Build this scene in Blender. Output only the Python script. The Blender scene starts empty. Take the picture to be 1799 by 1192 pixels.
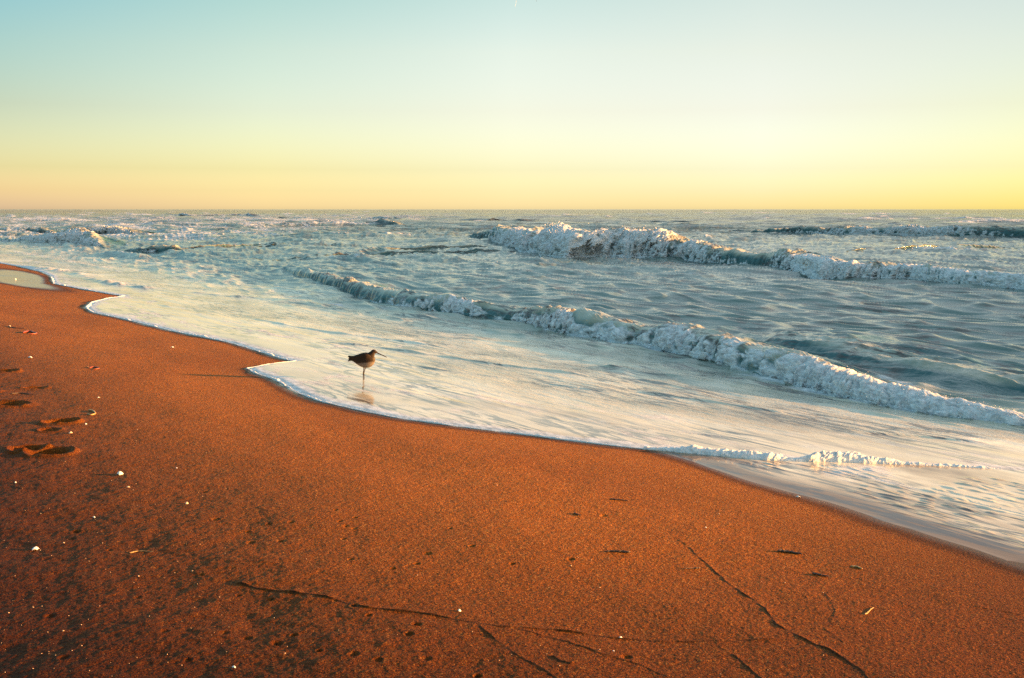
import bpy, math, random
import numpy as np
from mathutils import Vector

# ------------------------------------------------------------------ camera, sky, sun, exposure
sc = bpy.context.scene
col = sc.collection
FPX, CX, HY = 2000.0, 899.5, 368.0          # focal length and horizon row measured on the 1799 px photograph
H = 1.95                                    # eye height above the sea
SUN_EL, SUN_AZ = 7.0, 90.0                  # sun low, to the right
cam = bpy.data.cameras.new("camera"); cam.sensor_width = 36; cam.lens = 36*FPX/1799
cam.clip_start = 0.05; cam.clip_end = 60000
co = bpy.data.objects.new("camera", cam); col.objects.link(co)
co.location = (0, 0, H)
co.rotation_euler = (math.radians(90)-math.atan((596-HY)/FPX), 0, 0)
sc.camera = co

world = bpy.data.worlds.new("World"); sc.world = world; world.use_nodes = True
nt = world.node_tree; nt.nodes.clear()
def N(t, k, **kw):
    n = t.nodes.new(k)
    for a, b in kw.items(): setattr(n, a, b)
    return n
def L(t, a, b): t.links.new(a, b)
def ramp(t, stops, interp='LINEAR'):
    n = N(t, 'ShaderNodeValToRGB'); r = n.color_ramp; r.interpolation = interp
    while len(r.elements) < len(stops): r.elements.new(0.5)
    for e, (p, c) in zip(r.elements, stops):
        e.position = p; e.color = (*c, 1) if len(c) == 3 else c
    return n
def math_n(t, op, a, b=None, c=None, clamp=False):
    n = N(t, 'ShaderNodeMath', operation=op); n.use_clamp = clamp
    for i, v in enumerate((a, b, c)):
        if v is None: continue
        if isinstance(v, (int, float)): n.inputs[i].default_value = v
        else: L(t, v, n.inputs[i])
    return n.outputs[0]
def mixc(t, fac, a, b, mode='MIX'):
    n = N(t, 'ShaderNodeMix', data_type='RGBA', blend_type=mode)
    for s, v in ((n.inputs[0], fac), (n.inputs[6], a), (n.inputs[7], b)):
        if isinstance(v, (int, float)): s.default_value = v
        elif isinstance(v, tuple): s.default_value = (*v, 1)
        else: L(t, v, s)
    return n.outputs[2]
def maprange(t, v, a, b, c=0., d=1., smooth=True):
    n = N(t, 'ShaderNodeMapRange'); n.interpolation_type = 'SMOOTHSTEP' if smooth else 'LINEAR'
    L(t, v, n.inputs[0])
    for i, x in enumerate((a, b, c, d)):
        if isinstance(x, (int, float)): n.inputs[1+i].default_value = x
        else: L(t, x, n.inputs[1+i])
    return n.outputs[0]
SKY_TINT = True
sky = N(nt, 'ShaderNodeTexSky', sky_type='NISHITA'); sky.sun_disc = False
sky.sun_elevation = math.radians(SUN_EL); sky.sun_rotation = math.radians(SUN_AZ)
sky.altitude = 0; sky.air_density = 1.0; sky.dust_density = 1.0; sky.ozone_density = 1.0
bg = N(nt, 'ShaderNodeBackground'); wo = N(nt, 'ShaderNodeOutputWorld')
bg.inputs[1].default_value = 0.12
skyc = sky.outputs[0]
g_ = N(nt, 'ShaderNodeNewGeometry'); sx = N(nt, 'ShaderNodeSeparateXYZ'); L(nt, g_.outputs['Incoming'], sx.inputs[0])
dx_ = math_n(nt, 'MULTIPLY', sx.outputs[0], -1); dy_ = math_n(nt, 'MULTIPLY', sx.outputs[1], -1); dz_ = math_n(nt, 'MULTIPLY', sx.outputs[2], -1)
az_ = maprange(nt, math_n(nt, 'ARCTAN2', dx_, dy_), math.radians(-24.2), math.radians(24.2), smooth=False)
el_ = math_n(nt, 'ARCSINE', dz_)
# warm film-like tint of the clear sky, by elevation (degrees) and by azimuth across the view
TINTS = [
  (0.17, [(0.472,0.444,0.646), (0.628,0.630,0.768), (0.636,0.682,0.877), (0.558,0.619,0.751), (0.436,0.503,0.419)]),
  (0.92, [(0.385,0.363,0.445), (0.461,0.481,0.575), (0.470,0.534,0.722), (0.420,0.496,0.716), (0.346,0.412,0.425)]),
  (1.95, [(0.289,0.291,0.316), (0.356,0.370,0.412), (0.379,0.412,0.552), (0.351,0.398,0.594), (0.294,0.329,0.388)]),
  (4.8, [(0.221,0.227,0.242), (0.323,0.318,0.352), (0.385,0.354,0.417), (0.358,0.330,0.407), (0.286,0.277,0.294)]),
  (7.63, [(0.192,0.232,0.243), (0.314,0.314,0.308), (0.414,0.368,0.371), (0.391,0.338,0.341), (0.307,0.281,0.283)]),
  (10.43, [(0.154,0.233,0.254), (0.268,0.310,0.287), (0.371,0.362,0.338), (0.388,0.346,0.322), (0.311,0.285,0.272)]),
]
tint = None
for i_, (e_, cs_) in enumerate(TINTS):
    rp_ = ramp(nt, [(k_/4, c_) for k_, c_ in enumerate(cs_)]); L(nt, az_, rp_.inputs[0])
    tint = rp_.outputs[0] if tint is None else mixc(nt, maprange(nt, el_, math.radians(TINTS[i_-1][0]), math.radians(e_), smooth=False), tint, rp_.outputs[0])
skyc = mixc(nt, 1.0, mixc(nt, 1.0, skyc, tint, 'MULTIPLY'), (2.0, 2.0, 2.0), 'MULTIPLY')
# sky above the view brightened, an added fill for foam and swash
skyc = mixc(nt, 1.0, skyc, mixc(nt, maprange(nt, el_, math.radians(13), math.radians(40)), (1., 1., 1.), (2.5, 2.3, 1.95)), 'MULTIPLY')
L(nt, skyc, bg.inputs[0]); L(nt, bg.outputs[0], wo.inputs[0])

sl = bpy.data.lights.new("sun", 'SUN'); sl.energy = 5.0; sl.angle = math.radians(0.6); sl.color = (1.0, 0.47, 0.13)
so = bpy.data.objects.new("sun", sl); col.objects.link(so)
e, a = math.radians(SUN_EL), math.radians(SUN_AZ)
sd = Vector((math.sin(a)*math.cos(e), math.cos(a)*math.cos(e), math.sin(e)))   # towards the sun
so.rotation_euler = sd.to_track_quat('Z', 'Y').to_euler()
sc.view_settings.view_transform = 'Standard'; sc.view_settings.look = 'None'
sc.view_settings.exposure = 2.0; sc.view_settings.gamma = 1
sc.render.engine = 'CYCLES'
sc.cycles.max_bounces = 5; sc.cycles.diffuse_bounces = 2; sc.cycles.glossy_bounces = 3
sc.cycles.use_denoising = False

# ------------------------------------------------------------------ helpers
rng = np.random.default_rng(7); random.seed(7)
_perm = np.random.default_rng(3).permutation(256).astype(np.int32)
PERM = np.concatenate([_perm, _perm, _perm])
_a = np.random.default_rng(4).uniform(0, 2*np.pi, 256)
GX, GY = np.cos(_a).astype(np.float32), np.sin(_a).astype(np.float32)
_g3 = np.random.default_rng(5).normal(size=(256, 3)); _g3 /= np.linalg.norm(_g3, axis=1)[:, None]; _g3 = _g3.astype(np.float32)
def fade(t): return t*t*t*(t*(t*6-15)+10)
def pn2(x, y, s=0):
    x = np.asarray(x, np.float64)+s*17.13; y = np.asarray(y, np.float64)+s*9.71
    xi = np.floor(x); yi = np.floor(y)
    fx = (x-xi).astype(np.float32); fy = (y-yi).astype(np.float32)
    xi = xi.astype(np.int64) & 255; yi = yi.astype(np.int64) & 255
    u, v = fade(fx), fade(fy)
    def g(dx, dy):
        h = PERM[PERM[xi+dx]+yi+dy]
        return GX[h]*(fx-dx)+GY[h]*(fy-dy)
    a = g(0, 0); b = g(1, 0); c = g(0, 1); d = g(1, 1)
    a = a+u*(b-a); c = c+u*(d-c)
    return (a+v*(c-a))*1.4
def pn3(x, y, z, s=0):
    x = np.asarray(x, np.float64)+s*17.13; y = np.asarray(y, np.float64)+s*9.71; z = np.asarray(z, np.float64)+s*3.3
    xi = np.floor(x); yi = np.floor(y); zi = np.floor(z)
    fx = (x-xi).astype(np.float32); fy = (y-yi).astype(np.float32); fz = (z-zi).astype(np.float32)
    xi = xi.astype(np.int64) & 255; yi = yi.astype(np.int64) & 255; zi = zi.astype(np.int64) & 255
    u, v, w = fade(fx), fade(fy), fade(fz)
    def g(dx, dy, dz):
        h = PERM[PERM[PERM[xi+dx]+yi+dy]+zi+dz]
        q = _g3[h]
        return q[..., 0]*(fx-dx)+q[..., 1]*(fy-dy)+q[..., 2]*(fz-dz)
    def l(a, b, t): return a+t*(b-a)
    return l(l(l(g(0,0,0), g(1,0,0), u), l(g(0,1,0), g(1,1,0), u), v),
             l(l(g(0,0,1), g(1,0,1), u), l(g(0,1,1), g(1,1,1), u), v), w)*1.5
def fbm2(x, y, o=4, s=0, gain=.5):
    r = 0; a = 1
    for i in range(o): r = r+a*pn2(x, y, s+i*3.7); x = x*2.03; y = y*2.03; a *= gain
    return r
def fbml(x, y, o, s, gain, sp, ky):
    # octaves finer than the mesh spacing sp are left out (ky: waves per metre of the first octave)
    r = 0; a = 1
    for i in range(o):
        r = r+a*pn2(x, y, s+i*3.7)*np.clip((.42-ky*sp)/.20, 0, 1).astype(np.float32); x = x*2.03; y = y*2.03; a *= gain; ky = ky*2.03
    return r
def sstep(a, b, x):
    t = np.clip((x-a)/(b-a), 0, 1); return t*t*(3-2*t)

UX, UY = -.5524, .8336          # along the shore, away from the viewer
VX, VY = .8336, .5524           # out to sea
def uv(x, y): return x*UX+y*UY, x*VX+y*VY
def xy(u, v): return u*UX+v*VX, u*UY+v*VY

def sand_plane(u, v):
    # beach face: constant slope near the water, flattening into the berm inland
    s = .052; w = np.minimum(v, 3.2)
    z = .2-s*(np.maximum(v, 3.2)-5.0)+s*3.2-s*w
    k = np.clip(3.2-v, 0, None)
    return z - .0165*np.minimum(k, 3.6)**2 - .119*np.clip(k-3.6, 0, None)
def ray(px, py): return (px-CX)/FPX, -(py-HY)/FPX       # x and z per unit of forward distance (approx. for the small pitch)
# exact ray through a pixel of the pitched camera
PITCH = math.atan((596-HY)/FPX)
def raydir(px, py):
    cx, cy = (px-CX)/FPX, (596-py)/FPX
    y = math.cos(PITCH)+cy*math.sin(PITCH); z = -math.sin(PITCH)+cy*math.cos(PITCH)
    return cx, y, z
def hit(px, py, zf=0.0):
    dx, dy, dz = raydir(px, py)
    z = zf if not callable(zf) else .2
    for _ in range(30):
        t = (H-z)/(-dz); x, y = dx*t, dy*t
        if not callable(zf): break
        z = .5*z+.5*float(zf(*uv(x, y)))
    return x, y, z
def sandhit(px, py): return hit(px, py, sand_plane)

def mesh_grid(name, X, Y, Z, mat, attrs=None, keep=None, closed=False, parent=None):
    """grid of points (rows, cols) as one smooth mesh; keep is a mask of the quads to build"""
    R, C = X.shape
    idx = np.arange(R*C, dtype=np.int32).reshape(R, C)
    if closed: q = np.stack([idx[:-1], np.roll(idx, -1, 1)[:-1], np.roll(idx, -1, 1)[1:], idx[1:]], -1)
    else: q = np.stack([idx[:-1, :-1], idx[:-1, 1:], idx[1:, 1:], idx[1:, :-1]], -1)
    q = q.reshape(-1, 4)
    V = np.stack([X, Y, Z], -1).reshape(-1, 3).astype(np.float32)
    if keep is not None:
        q = q[keep.reshape(-1)]
        used = np.zeros(R*C, bool); used[q.ravel()] = True
        new = np.cumsum(used)-1; V = V[used]; q = new[q].astype(np.int32)
    else: used = None
    return raw_mesh(name, V, q, mat, {k: (v.reshape(-1) if used is None else v.reshape(-1)[used]) for k, v in (attrs or {}).items()}, parent)
def raw_mesh(name, V, q, mat, attrs=None, parent=None):
    me = bpy.data.meshes.new(name); k = q.shape[1]
    me.vertices.add(len(V)); me.vertices.foreach_set('co', np.ascontiguousarray(V, np.float32).ravel())
    me.loops.add(q.size); me.loops.foreach_set('vertex_index', np.ascontiguousarray(q, np.int32).ravel())
    me.polygons.add(len(q)); me.polygons.foreach_set('loop_start', np.arange(0, q.size, k, dtype=np.int32))
    try: me.polygons.foreach_set('loop_total', np.full(len(q), k, np.int32))
    except Exception: pass
    me.update(calc_edges=True)
    me.polygons.foreach_set('use_smooth', np.ones(len(q), bool))
    for n, v in (attrs or {}).items():
        at = me.attributes.new(n, 'FLOAT', 'POINT'); at.data.foreach_set('value', np.ascontiguousarray(v, np.float32))
    me.materials.append(mat)
    o = bpy.data.objects.new(name, me); col.objects.link(o)
    if parent: o.parent = parent
    return o
def tag(o, label=None, cat=None, group=None, kind=None):
    if label: o['label'] = label
    if cat: o['category'] = cat
    if group: o['group'] = group
    if kind: o['kind'] = kind
    return o
def empty(name, loc=(0, 0, 0)):
    o = bpy.data.objects.new(name, None); o.empty_display_size = .1; o.location = loc; col.objects.link(o); return o

# ------------------------------------------------------------------ materials
def newmat(name):
    m = bpy.data.materials.new(name); m.use_nodes = True; t = m.node_tree; t.nodes.clear()
    out = N(t, 'ShaderNodeOutputMaterial'); b = N(t, 'ShaderNodeBsdfPrincipled'); L(t, b.outputs[0], out.inputs[0])
    return m, t, b
def attr(t, n): return N(t, 'ShaderNodeAttribute', attribute_name=n).outputs['Fac']
def shore_coords(t, su, sv, sz=1.0):
    """world position turned into along-shore / out-to-sea axes and scaled"""
    g = N(t, 'ShaderNodeNewGeometry'); r = N(t, 'ShaderNodeVectorRotate', rotation_type='Z_AXIS')
    r.inputs['Angle'].default_value = -math.atan2(UY, UX)
    L(t, g.outputs['Position'], r.inputs['Vector'])
    m = N(t, 'ShaderNodeVectorMath', operation='MULTIPLY'); m.inputs[1].default_value = (su, sv, sz)
    L(t, r.outputs[0], m.inputs[0]); return m.outputs[0]
def noise(t, vec, scale, detail=4, rough=.5, dist=0.):
    n = N(t, 'ShaderNodeTexNoise'); n.inputs['Scale'].default_value = scale; n.inputs['Detail'].default_value = detail
    n.inputs['Roughness'].default_value = rough; n.inputs['Distortion'].default_value = dist
    L(t, vec, n.inputs['Vector']); return n.outputs[0]
def bump(t, h, dist, strength=1.0, normal=None):
    n = N(t, 'ShaderNodeBump'); n.inputs['Distance'].default_value = dist
    if isinstance(strength, (int, float)): n.inputs['Strength'].default_value = strength
    else: L(t, strength, n.inputs['Strength'])
    L(t, h, n.inputs['Height'])
    if normal: L(t, normal, n.inputs['Normal'])
    return n.outputs[0]

def make_sea_mat():
    m, t, b = newmat('sea water and foam')
    F = attr(t, 'foam'); Dp = attr(t, 'depth'); Mk = attr(t, 'milk')
    vec = shore_coords(t, .42, 1.0, 1.0)
    n1 = noise(t, vec, 2.2, 9, .66, .6)
    vo = N(t, 'ShaderNodeTexVoronoi', feature='DISTANCE_TO_EDGE'); vo.inputs['Scale'].default_value = 3.2
    wv = mixc(t, .35, vec, N(t, 'ShaderNodeTexNoise').outputs[1]); 
    wn = wv.node; 
    tn = [x for x in t.nodes if x.type == 'TEX_NOISE'][-1]; tn.inputs['Scale'].default_value = 2.; tn.inputs['Detail'].default_value = 5; L(t, vec, tn.inputs['Vector'])
    wn.blend_type = 'ADD'; L(t, wv, vo.inputs['Vector'])
    lace = maprange(t, vo.outputs['Distance'], 0.0, .28, .13, -.08)
    pat = math_n(t, 'ADD', n1, lace)
    thr = math_n(t, 'SUBTRACT', 1.02, math_n(t, 'MULTIPLY', F, 1.05))
    mask = maprange(t, math_n(t, 'SUBTRACT', pat, thr), -.09, .20)
    fine = noise(t, vec, 22, 5, .6)
    water = mixc(t, Dp, (.22, .125, .055), (.050, .125, .130))
    water = mixc(t, Mk, water, mixc(t, maprange(t, n1, .35, .65), (.80, .68, .47), (.92, .85, .68)))
    stn = noise(t, shore_coords(t, .16, 1.0), 7.5, 5, .55, .4); sta = noise(t, shore_coords(t, .5, 1.0), 1.1, 3)
    gap = math_n(t, 'MULTIPLY', maprange(t, math_n(t, 'ABSOLUTE', math_n(t, 'SUBTRACT', stn, .5)), .07, .015), maprange(t, sta, .42, .55))
    water = mixc(t, math_n(t, 'MULTIPLY', gap, .95), water, (.10, .085, .08))
    pos_ = N(t, 'ShaderNodeNewGeometry').outputs['Position']; ln0 = N(t, 'ShaderNodeVectorMath', operation='LENGTH'); L(t, pos_, ln0.inputs[0])
    water = mixc(t, maprange(t, ln0.outputs['Value'], 60, 260), water, (.040, .034, .046))   # water turns dark mauve grey with distance
    foamc = mixc(t, maprange(t, fine, .3, .7), (.40, .42, .44), (.76, .76, .77))
    L(t, mixc(t, mask, water, foamc), b.inputs['Base Color'])
    L(t, math_n(t, 'ADD', maprange(t, mask, 0, 1, .06, .55), math_n(t, 'MULTIPLY', Mk, .06)), b.inputs['Roughness'])
    b.inputs['IOR'].default_value = 1.333; L(t, maprange(t, Mk, .3, 1, .5, 1.0), b.inputs['Specular IOR Level'])
    L(t, math_n(t, 'MULTIPLY', mask, .5), b.inputs['Subsurface Weight']); b.inputs['Subsurface Radius'].default_value = (.05, .05, .05); b.inputs['Subsurface Scale'].default_value = 1.0
    rip = noise(t, shore_coords(t, .28, 1.0), 8, 4, .5)
    rip2 = noise(t, shore_coords(t, .5, 1.0), 55, 3, .55)
    h = math_n(t, 'ADD', math_n(t, 'MULTIPLY', rip, 1.0), math_n(t, 'MULTIPLY', rip2, .22))
    h = math_n(t, 'ADD', h, math_n(t, 'MULTIPLY', math_n(t, 'MULTIPLY', mask, fine), .5))
    st = maprange(t, Dp, 0, .5, .10, 1.0)
    nb = bump(t, h, .020, st)
    cd = N(t, 'ShaderNodeNewGeometry').outputs['Position']; ln = N(t, 'ShaderNodeVectorMath', operation='LENGTH'); L(t, cd, ln.inputs[0])
    fr = maprange(t, ln.outputs['Value'], 14, 140)
    fm_ = N(t, 'ShaderNodeMapping'); fm_.inputs['Scale'].default_value = (.35, 1, 1); L(t, cd, fm_.inputs[0])
    nf = noise(t, fm_.outputs[0], .9, 5, .6)
    L(t, bump(t, nf, 1.6, fr, nb), b.inputs['Normal'])
    return m
def make_foam_mat():
    m, t, b = newmat('white foam')
    g = N(t, 'ShaderNodeNewGeometry').outputs['Position']
    n1 = noise(t, g, 60, 5, .6); n2 = noise(t, g, 9, 4, .55)
    F = attr(t, 'foam')
    mask = maprange(t, math_n(t, 'ADD', math_n(t, 'MULTIPLY', F, 1.3), math_n(t, 'MULTIPLY', math_n(t, 'ADD', n2, math_n(t, 'MULTIPLY', n1, .4)), 1.0)), 1.02, 1.45)
    fc = mixc(t, maprange(t, n1, .3, .7), (.66, .67, .68), (.86, .86, .86))
    L(t, mixc(t, mask, (.045, .085, .082), fc), b.inputs['Base Color'])
    L(t, maprange(t, mask, 0, 1, .12, .6), b.inputs['Roughness'])
    b.inputs['IOR'].default_value = 1.333
    L(t, bump(t, math_n(t, 'ADD', n1, noise(t, g, 220, 2, .5)), .012, .6), b.inputs['Normal'])
    return m
def make_sand_mat():
    m, t, b = newmat('damp beach sand')
    g = N(t, 'ShaderNodeNewGeometry').outputs['Position']
    wet = attr(t, 'wet')
    gr = noise(t, g, 130, 3, .75); gr2 = noise(t, g, 90, 2, .6); big = noise(t, shore_coords(t, .5, 1.0), .9, 5, .6)
    vo = N(t, 'ShaderNodeTexVoronoi'); vo.inputs['Scale'].default_value = 170; L(t, g, vo.inputs['Vector'])
    sep = N(t, 'ShaderNodeSeparateColor'); L(t, vo.outputs['Color'], sep.inputs[0])
    c = mixc(t, maprange(t, gr, .28, .72), (.088, .025, .002), (.46, .138, .011))
    c = mixc(t, maprange(t, sep.outputs[0], .90, .97), c, (.55, .25, .06))
    c = mixc(t, maprange(t, sep.outputs[1], .86, .96), c, (.05, .018, .006))
    c = mixc(t, maprange(t, big, .35, .7), c, mixc(t, 1.0, c, (.78, .76, .74), 'MULTIPLY'))
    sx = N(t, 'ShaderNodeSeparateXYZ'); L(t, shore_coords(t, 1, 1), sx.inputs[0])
    # corner shade painted into the sand colour: inland berm, then near shore
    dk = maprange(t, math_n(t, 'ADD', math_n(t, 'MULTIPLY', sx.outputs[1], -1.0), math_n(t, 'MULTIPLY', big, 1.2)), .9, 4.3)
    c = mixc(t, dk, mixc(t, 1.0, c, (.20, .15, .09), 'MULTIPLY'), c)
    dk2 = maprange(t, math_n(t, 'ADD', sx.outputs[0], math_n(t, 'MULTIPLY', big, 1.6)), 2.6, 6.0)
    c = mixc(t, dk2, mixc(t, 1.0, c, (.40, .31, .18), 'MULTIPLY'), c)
    c = mixc(t, maprange(t, wet, 0, .45), c, mixc(t, 1.0, c, (.42, .42, .46), 'MULTIPLY'))
    c = mixc(t, attr(t, 'dark_line'), c, (.018, .009, .004))  # narrow dark stripe along the foot of each ridge line
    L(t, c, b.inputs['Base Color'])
    L(t, maprange(t, wet, .4, 1, .62, .10), b.inputs['Roughness'])
    b.inputs['Specular IOR Level'].default_value = .06
    h = math_n(t, 'ADD', gr, math_n(t, 'MULTIPLY', gr2, 1.2))
    L(t, bump(t, h, .008, maprange(t, wet, .3, 1, .8, .04)), b.inputs['Normal'])
    return m
SEA, FOAM, SAND = make_sea_mat(), make_foam_mat(), make_sand_mat()
def simple(name, c1, c2, scale=40, rough=.6, coat=0.):
    m, t, b = newmat(name)
    tc = N(t, 'ShaderNodeTexCoord').outputs['Object']
    n = noise(t, tc, scale, 4, .6)
    L(t, mixc(t, maprange(t, n, .35, .65), c1, c2), b.inputs['Base Color'])
    b.inputs['Roughness'].default_value = rough
    L(t, bump(t, n, .002, .4), b.inputs['Normal'])
    return m

# ------------------------------------------------------------------ shore curves (traced on the sand, then kept as u -> v)
def curve_uv(pts, zf):
    a = np.array([uv(*hit(px, py, zf)[:2]) for px, py in pts]); a = a[np.argsort(a[:, 0])]; return a[:, 0], a[:, 1]
EDGE = [(-600,560)] if False else []
edge_pts = [(-20,459),(30,468),(72,478),(88,485),(94,499),(140,508),(180,515),(217,521),(190,524),(160,532),(150,541),(160,549),(220,562),(300,582),(350,592),(400,602),(450,617),
            (490,630),(516,636),(470,641),(434,648),(445,656),(480,667),(500,678),(525,692),(560,706),(640,724),(700,736),(800,750),(900,762),(1000,775),(1100,787),
            (1165,793),(1250,803),(1350,812),(1480,816),(1600,821),(1700,826),(1799,832),(2000,848),(2300,880)]
wet_pts = [(1150,791),(1200,806),(1250,823),(1350,856),(1450,884),(1550,915),(1650,946),(1799,994),(1950,1045),(2200,1140)]
FU, FV = curve_uv(edge_pts, sand_plane)
WU0, WV0 = curve_uv(wet_pts, sand_plane)
m_ = FU > WU0.max()
WU = np.concatenate([WU0, FU[m_]]); WV = np.concatenate([WV0, FV[m_]])
# beyond the frame the shore runs on straight
def ext(U, V): return np.concatenate([[U[0]-200], U, [U[-1]+400]]), np.concatenate([[V[0]-4], V, [V[-1]+10]])
FU, FV = ext(FU, FV); WU, WV = ext(WU, WV)
def v_foam(u): return np.interp(u, FU, FV)
def v_wet(u): return np.interp(u, WU, WV)+.035*pn2(u*1.3, u*0+2.1, 5)+.02*pn2(u*4., u*0+2.1, 6)

# ------------------------------------------------------------------ waves: base line, height and foam along each (traced as base row, crest row, foam)
WAVES = {
 'W1': dict(hs=.87, p=[(2300,870,800,1.5),(2050,805,740,1.5),(1900,774,728,1.6),(1799,757,716,1.7),(1650,733,692,1.7),(1500,704,661,1.5),(1400,678,624,1.1),(1300,652,599,.85),(1200,622,575,.95),(1100,602,560,.85),(1000,583,543,.95),(900,567,540,.75),(800,553,527,.9),(720,543,515,.75),(650,527,501,.55),(590,508,489,.35),(540,491,478,.3),(480,473,466,.2)], n=1500, w=1.0),
 'W1b': dict(hs=1.25, p=[(2300,780,745,.1),(2000,735,692,.1),(1799,688,663,.05),(1700,678,652,.05),(1600,660,636,.1),(1500,640,617,.1),(1400,618,596,.2),(1330,604,583,.4),(1250,590,572,.6),(1180,578,562,.5)], n=700, w=1.6),
 'W2': dict(fb=.16, hs=.88, p=[(2200,590,560,.8),(2000,540,510,.8),(1799,512,486,.9),(1700,505,479,.9),(1600,495,467,.9),(1500,492,457,1),(1440,490,451,1),(1390,478,439,.95),(1340,470,447,.4),(1280,466,440,.6),(1200,460,425,.9),(1130,458,408,1),(1080,457,402,1),(1000,457,404,1),(950,450,401,1),(900,438,401,.9),(860,428,404,.6),(800,421,408,.3)], n=1300, w=1.0),
 'W2l': dict(p=[(900,446,436,.1),(820,441,428,0),(740,440,427,.1),(660,445,433,0),(580,452,440,.1),(500,459,449,.1),(400,461,452,0)], hs=0.5, n=400, w=1.6),
 'W3': dict(p=[(2100,436,408,.6),(1900,424,400,.3),(1799,420,400,.4),(1700,418,397,.8),(1600,416,394,1),(1500,414,393,1),(1440,412,396,.8),(1350,410,400,.5),(1280,407,400,.3)], hs=0.85, n=600, w=1.1),
 'W4': dict(p=[(1800,441,433,.1),(1730,442,431,.1),(1650,443,430,.15),(1560,445,433,0),(1490,448,441,0)], hs=0.6, n=300, w=1.6),
 'W5': dict(fb=.15, sp=.25, p=[(260,414,407,.5),(225,413,398,.9),(190,412,393,1),(160,412,397,.9),(120,412,404,.6),(70,411,402,.5),(20,408,402,.2)], hs=0.8, n=300, w=1.0),
 'W6': dict(fb=.15, sp=.45, p=[(200,444,439,.4),(170,441,433,.8),(140,437,419,1),(110,436,411,1),(85,435,420,1),(50,432,423,.9),(10,430,424,.7),(-60,424,420,.3)], n=300, w=1.0),
 'W7': dict(p=[(340,450,444,0),(300,450,441,.2),(265,449,436,.9),(245,448,441,.6),(210,446,442,.1)], n=200, w=1.1),
 'W8': dict(p=[(720,391,385,.6),(680,388,381,.9),(620,387,379,1.8),(540,386,380,1.8),(480,385,380,.3)], hs=0.4, n=260, w=1.0),
 'W9': dict(p=[(460,382,377,.4),(420,381,374,1.9),(330,381,375,1.9),(270,380,376,.4)], hs=0.4, n=260, w=1.0),
 'W10': dict(p=[(960,392,383,.1),(910,390,378,.1),(870,390,378,.15),(820,391,384,0)], hs=0.5, n=220, w=1.5),
 'W11': dict(p=[(720,404,397,.1),(680,403,393,.2),(640,402,392,.2),(590,402,396,0)], hs=0.7, n=220, w=1.5),
 'W12': dict(p=[(560,437,429,0),(480,437,427,0),(380,440,430,.1),(300,442,436,0)], hs=0.45, n=260, w=1.7),
 'W13': dict(p=[(1290,395,388,.1),(1220,394,385,.3),(1130,393,387,.2),(1040,392,387,.5),(1000,392,388,.2)], hs=0.4, n=260, w=1.3),
}
for k, w in WAVES.items():
    rows = []
    for px, pb, pc, f in w['p']:
        x, y, _ = hit(px, pb, 0.0); u, v = uv(x, y)
        A = (pb-pc)*y/FPX*.92*w.get('hs', 1)
        rows.append((u, v, A, f))
    r = np.array(rows); r = r[np.argsort(r[:, 0])]
    w['u'], w['v'], w['A'], w['f'] = r.T
def wv_at(w, u):
    v = np.interp(u, w['u'], w['v']); A = np.interp(u, w['u'], w['A']); f = np.interp(u, w['u'], w['f'])
    Lh = (w['u'][-1]-w['u'][0])
    tp = .16 if w['w'] < 1.2 else .38
    e = sstep(0, tp, (u-w['u'][0])/Lh)*sstep(0, tp, (w['u'][-1]-u)/Lh)
    e = e*(1 if w['w'] < 1.2 else .8)
    return v, A, f, e

# little steps where one sheet of swash overruns another
STEPS = [([(-10,442),(55,453),(163,472),(230,482)], .05, .7), ([(33,467),(133,483),(163,493),(200,502),(287,513),(340,518)], .045, .6),
         ([(327,516),(393,523),(467,530),(550,540),(610,549)], .035, .6), ([(560,602),(600,607),(650,612),(700,619),(740,625),(850,641),(960,656),(1080,672)], .017, .15),
         ([(430,560),(520,577),(600,590),(700,603),(820,622)], .012, .25), ([(1040,650),(1150,668),(1250,680),(1340,690)], .03, .2),
         ([(700,640),(820,660),(950,676),(1100,700)], .008, .1), ([(1420,712),(1540,735),(1640,750),(1720,760)], .025, .15), ([(1100,690),(1250,712),(1400,735)], .014, .1),
         ([(760,570),(880,592),(1000,610),(1120,630)], .03, .3), ([(1500,765),(1620,775),(1760,790)], .012, .1)]
STEPC = []
for p, h, f in STEPS:
    U, V = curve_uv(p, sand_plane); STEPC.append((U, V, h, f))

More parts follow.
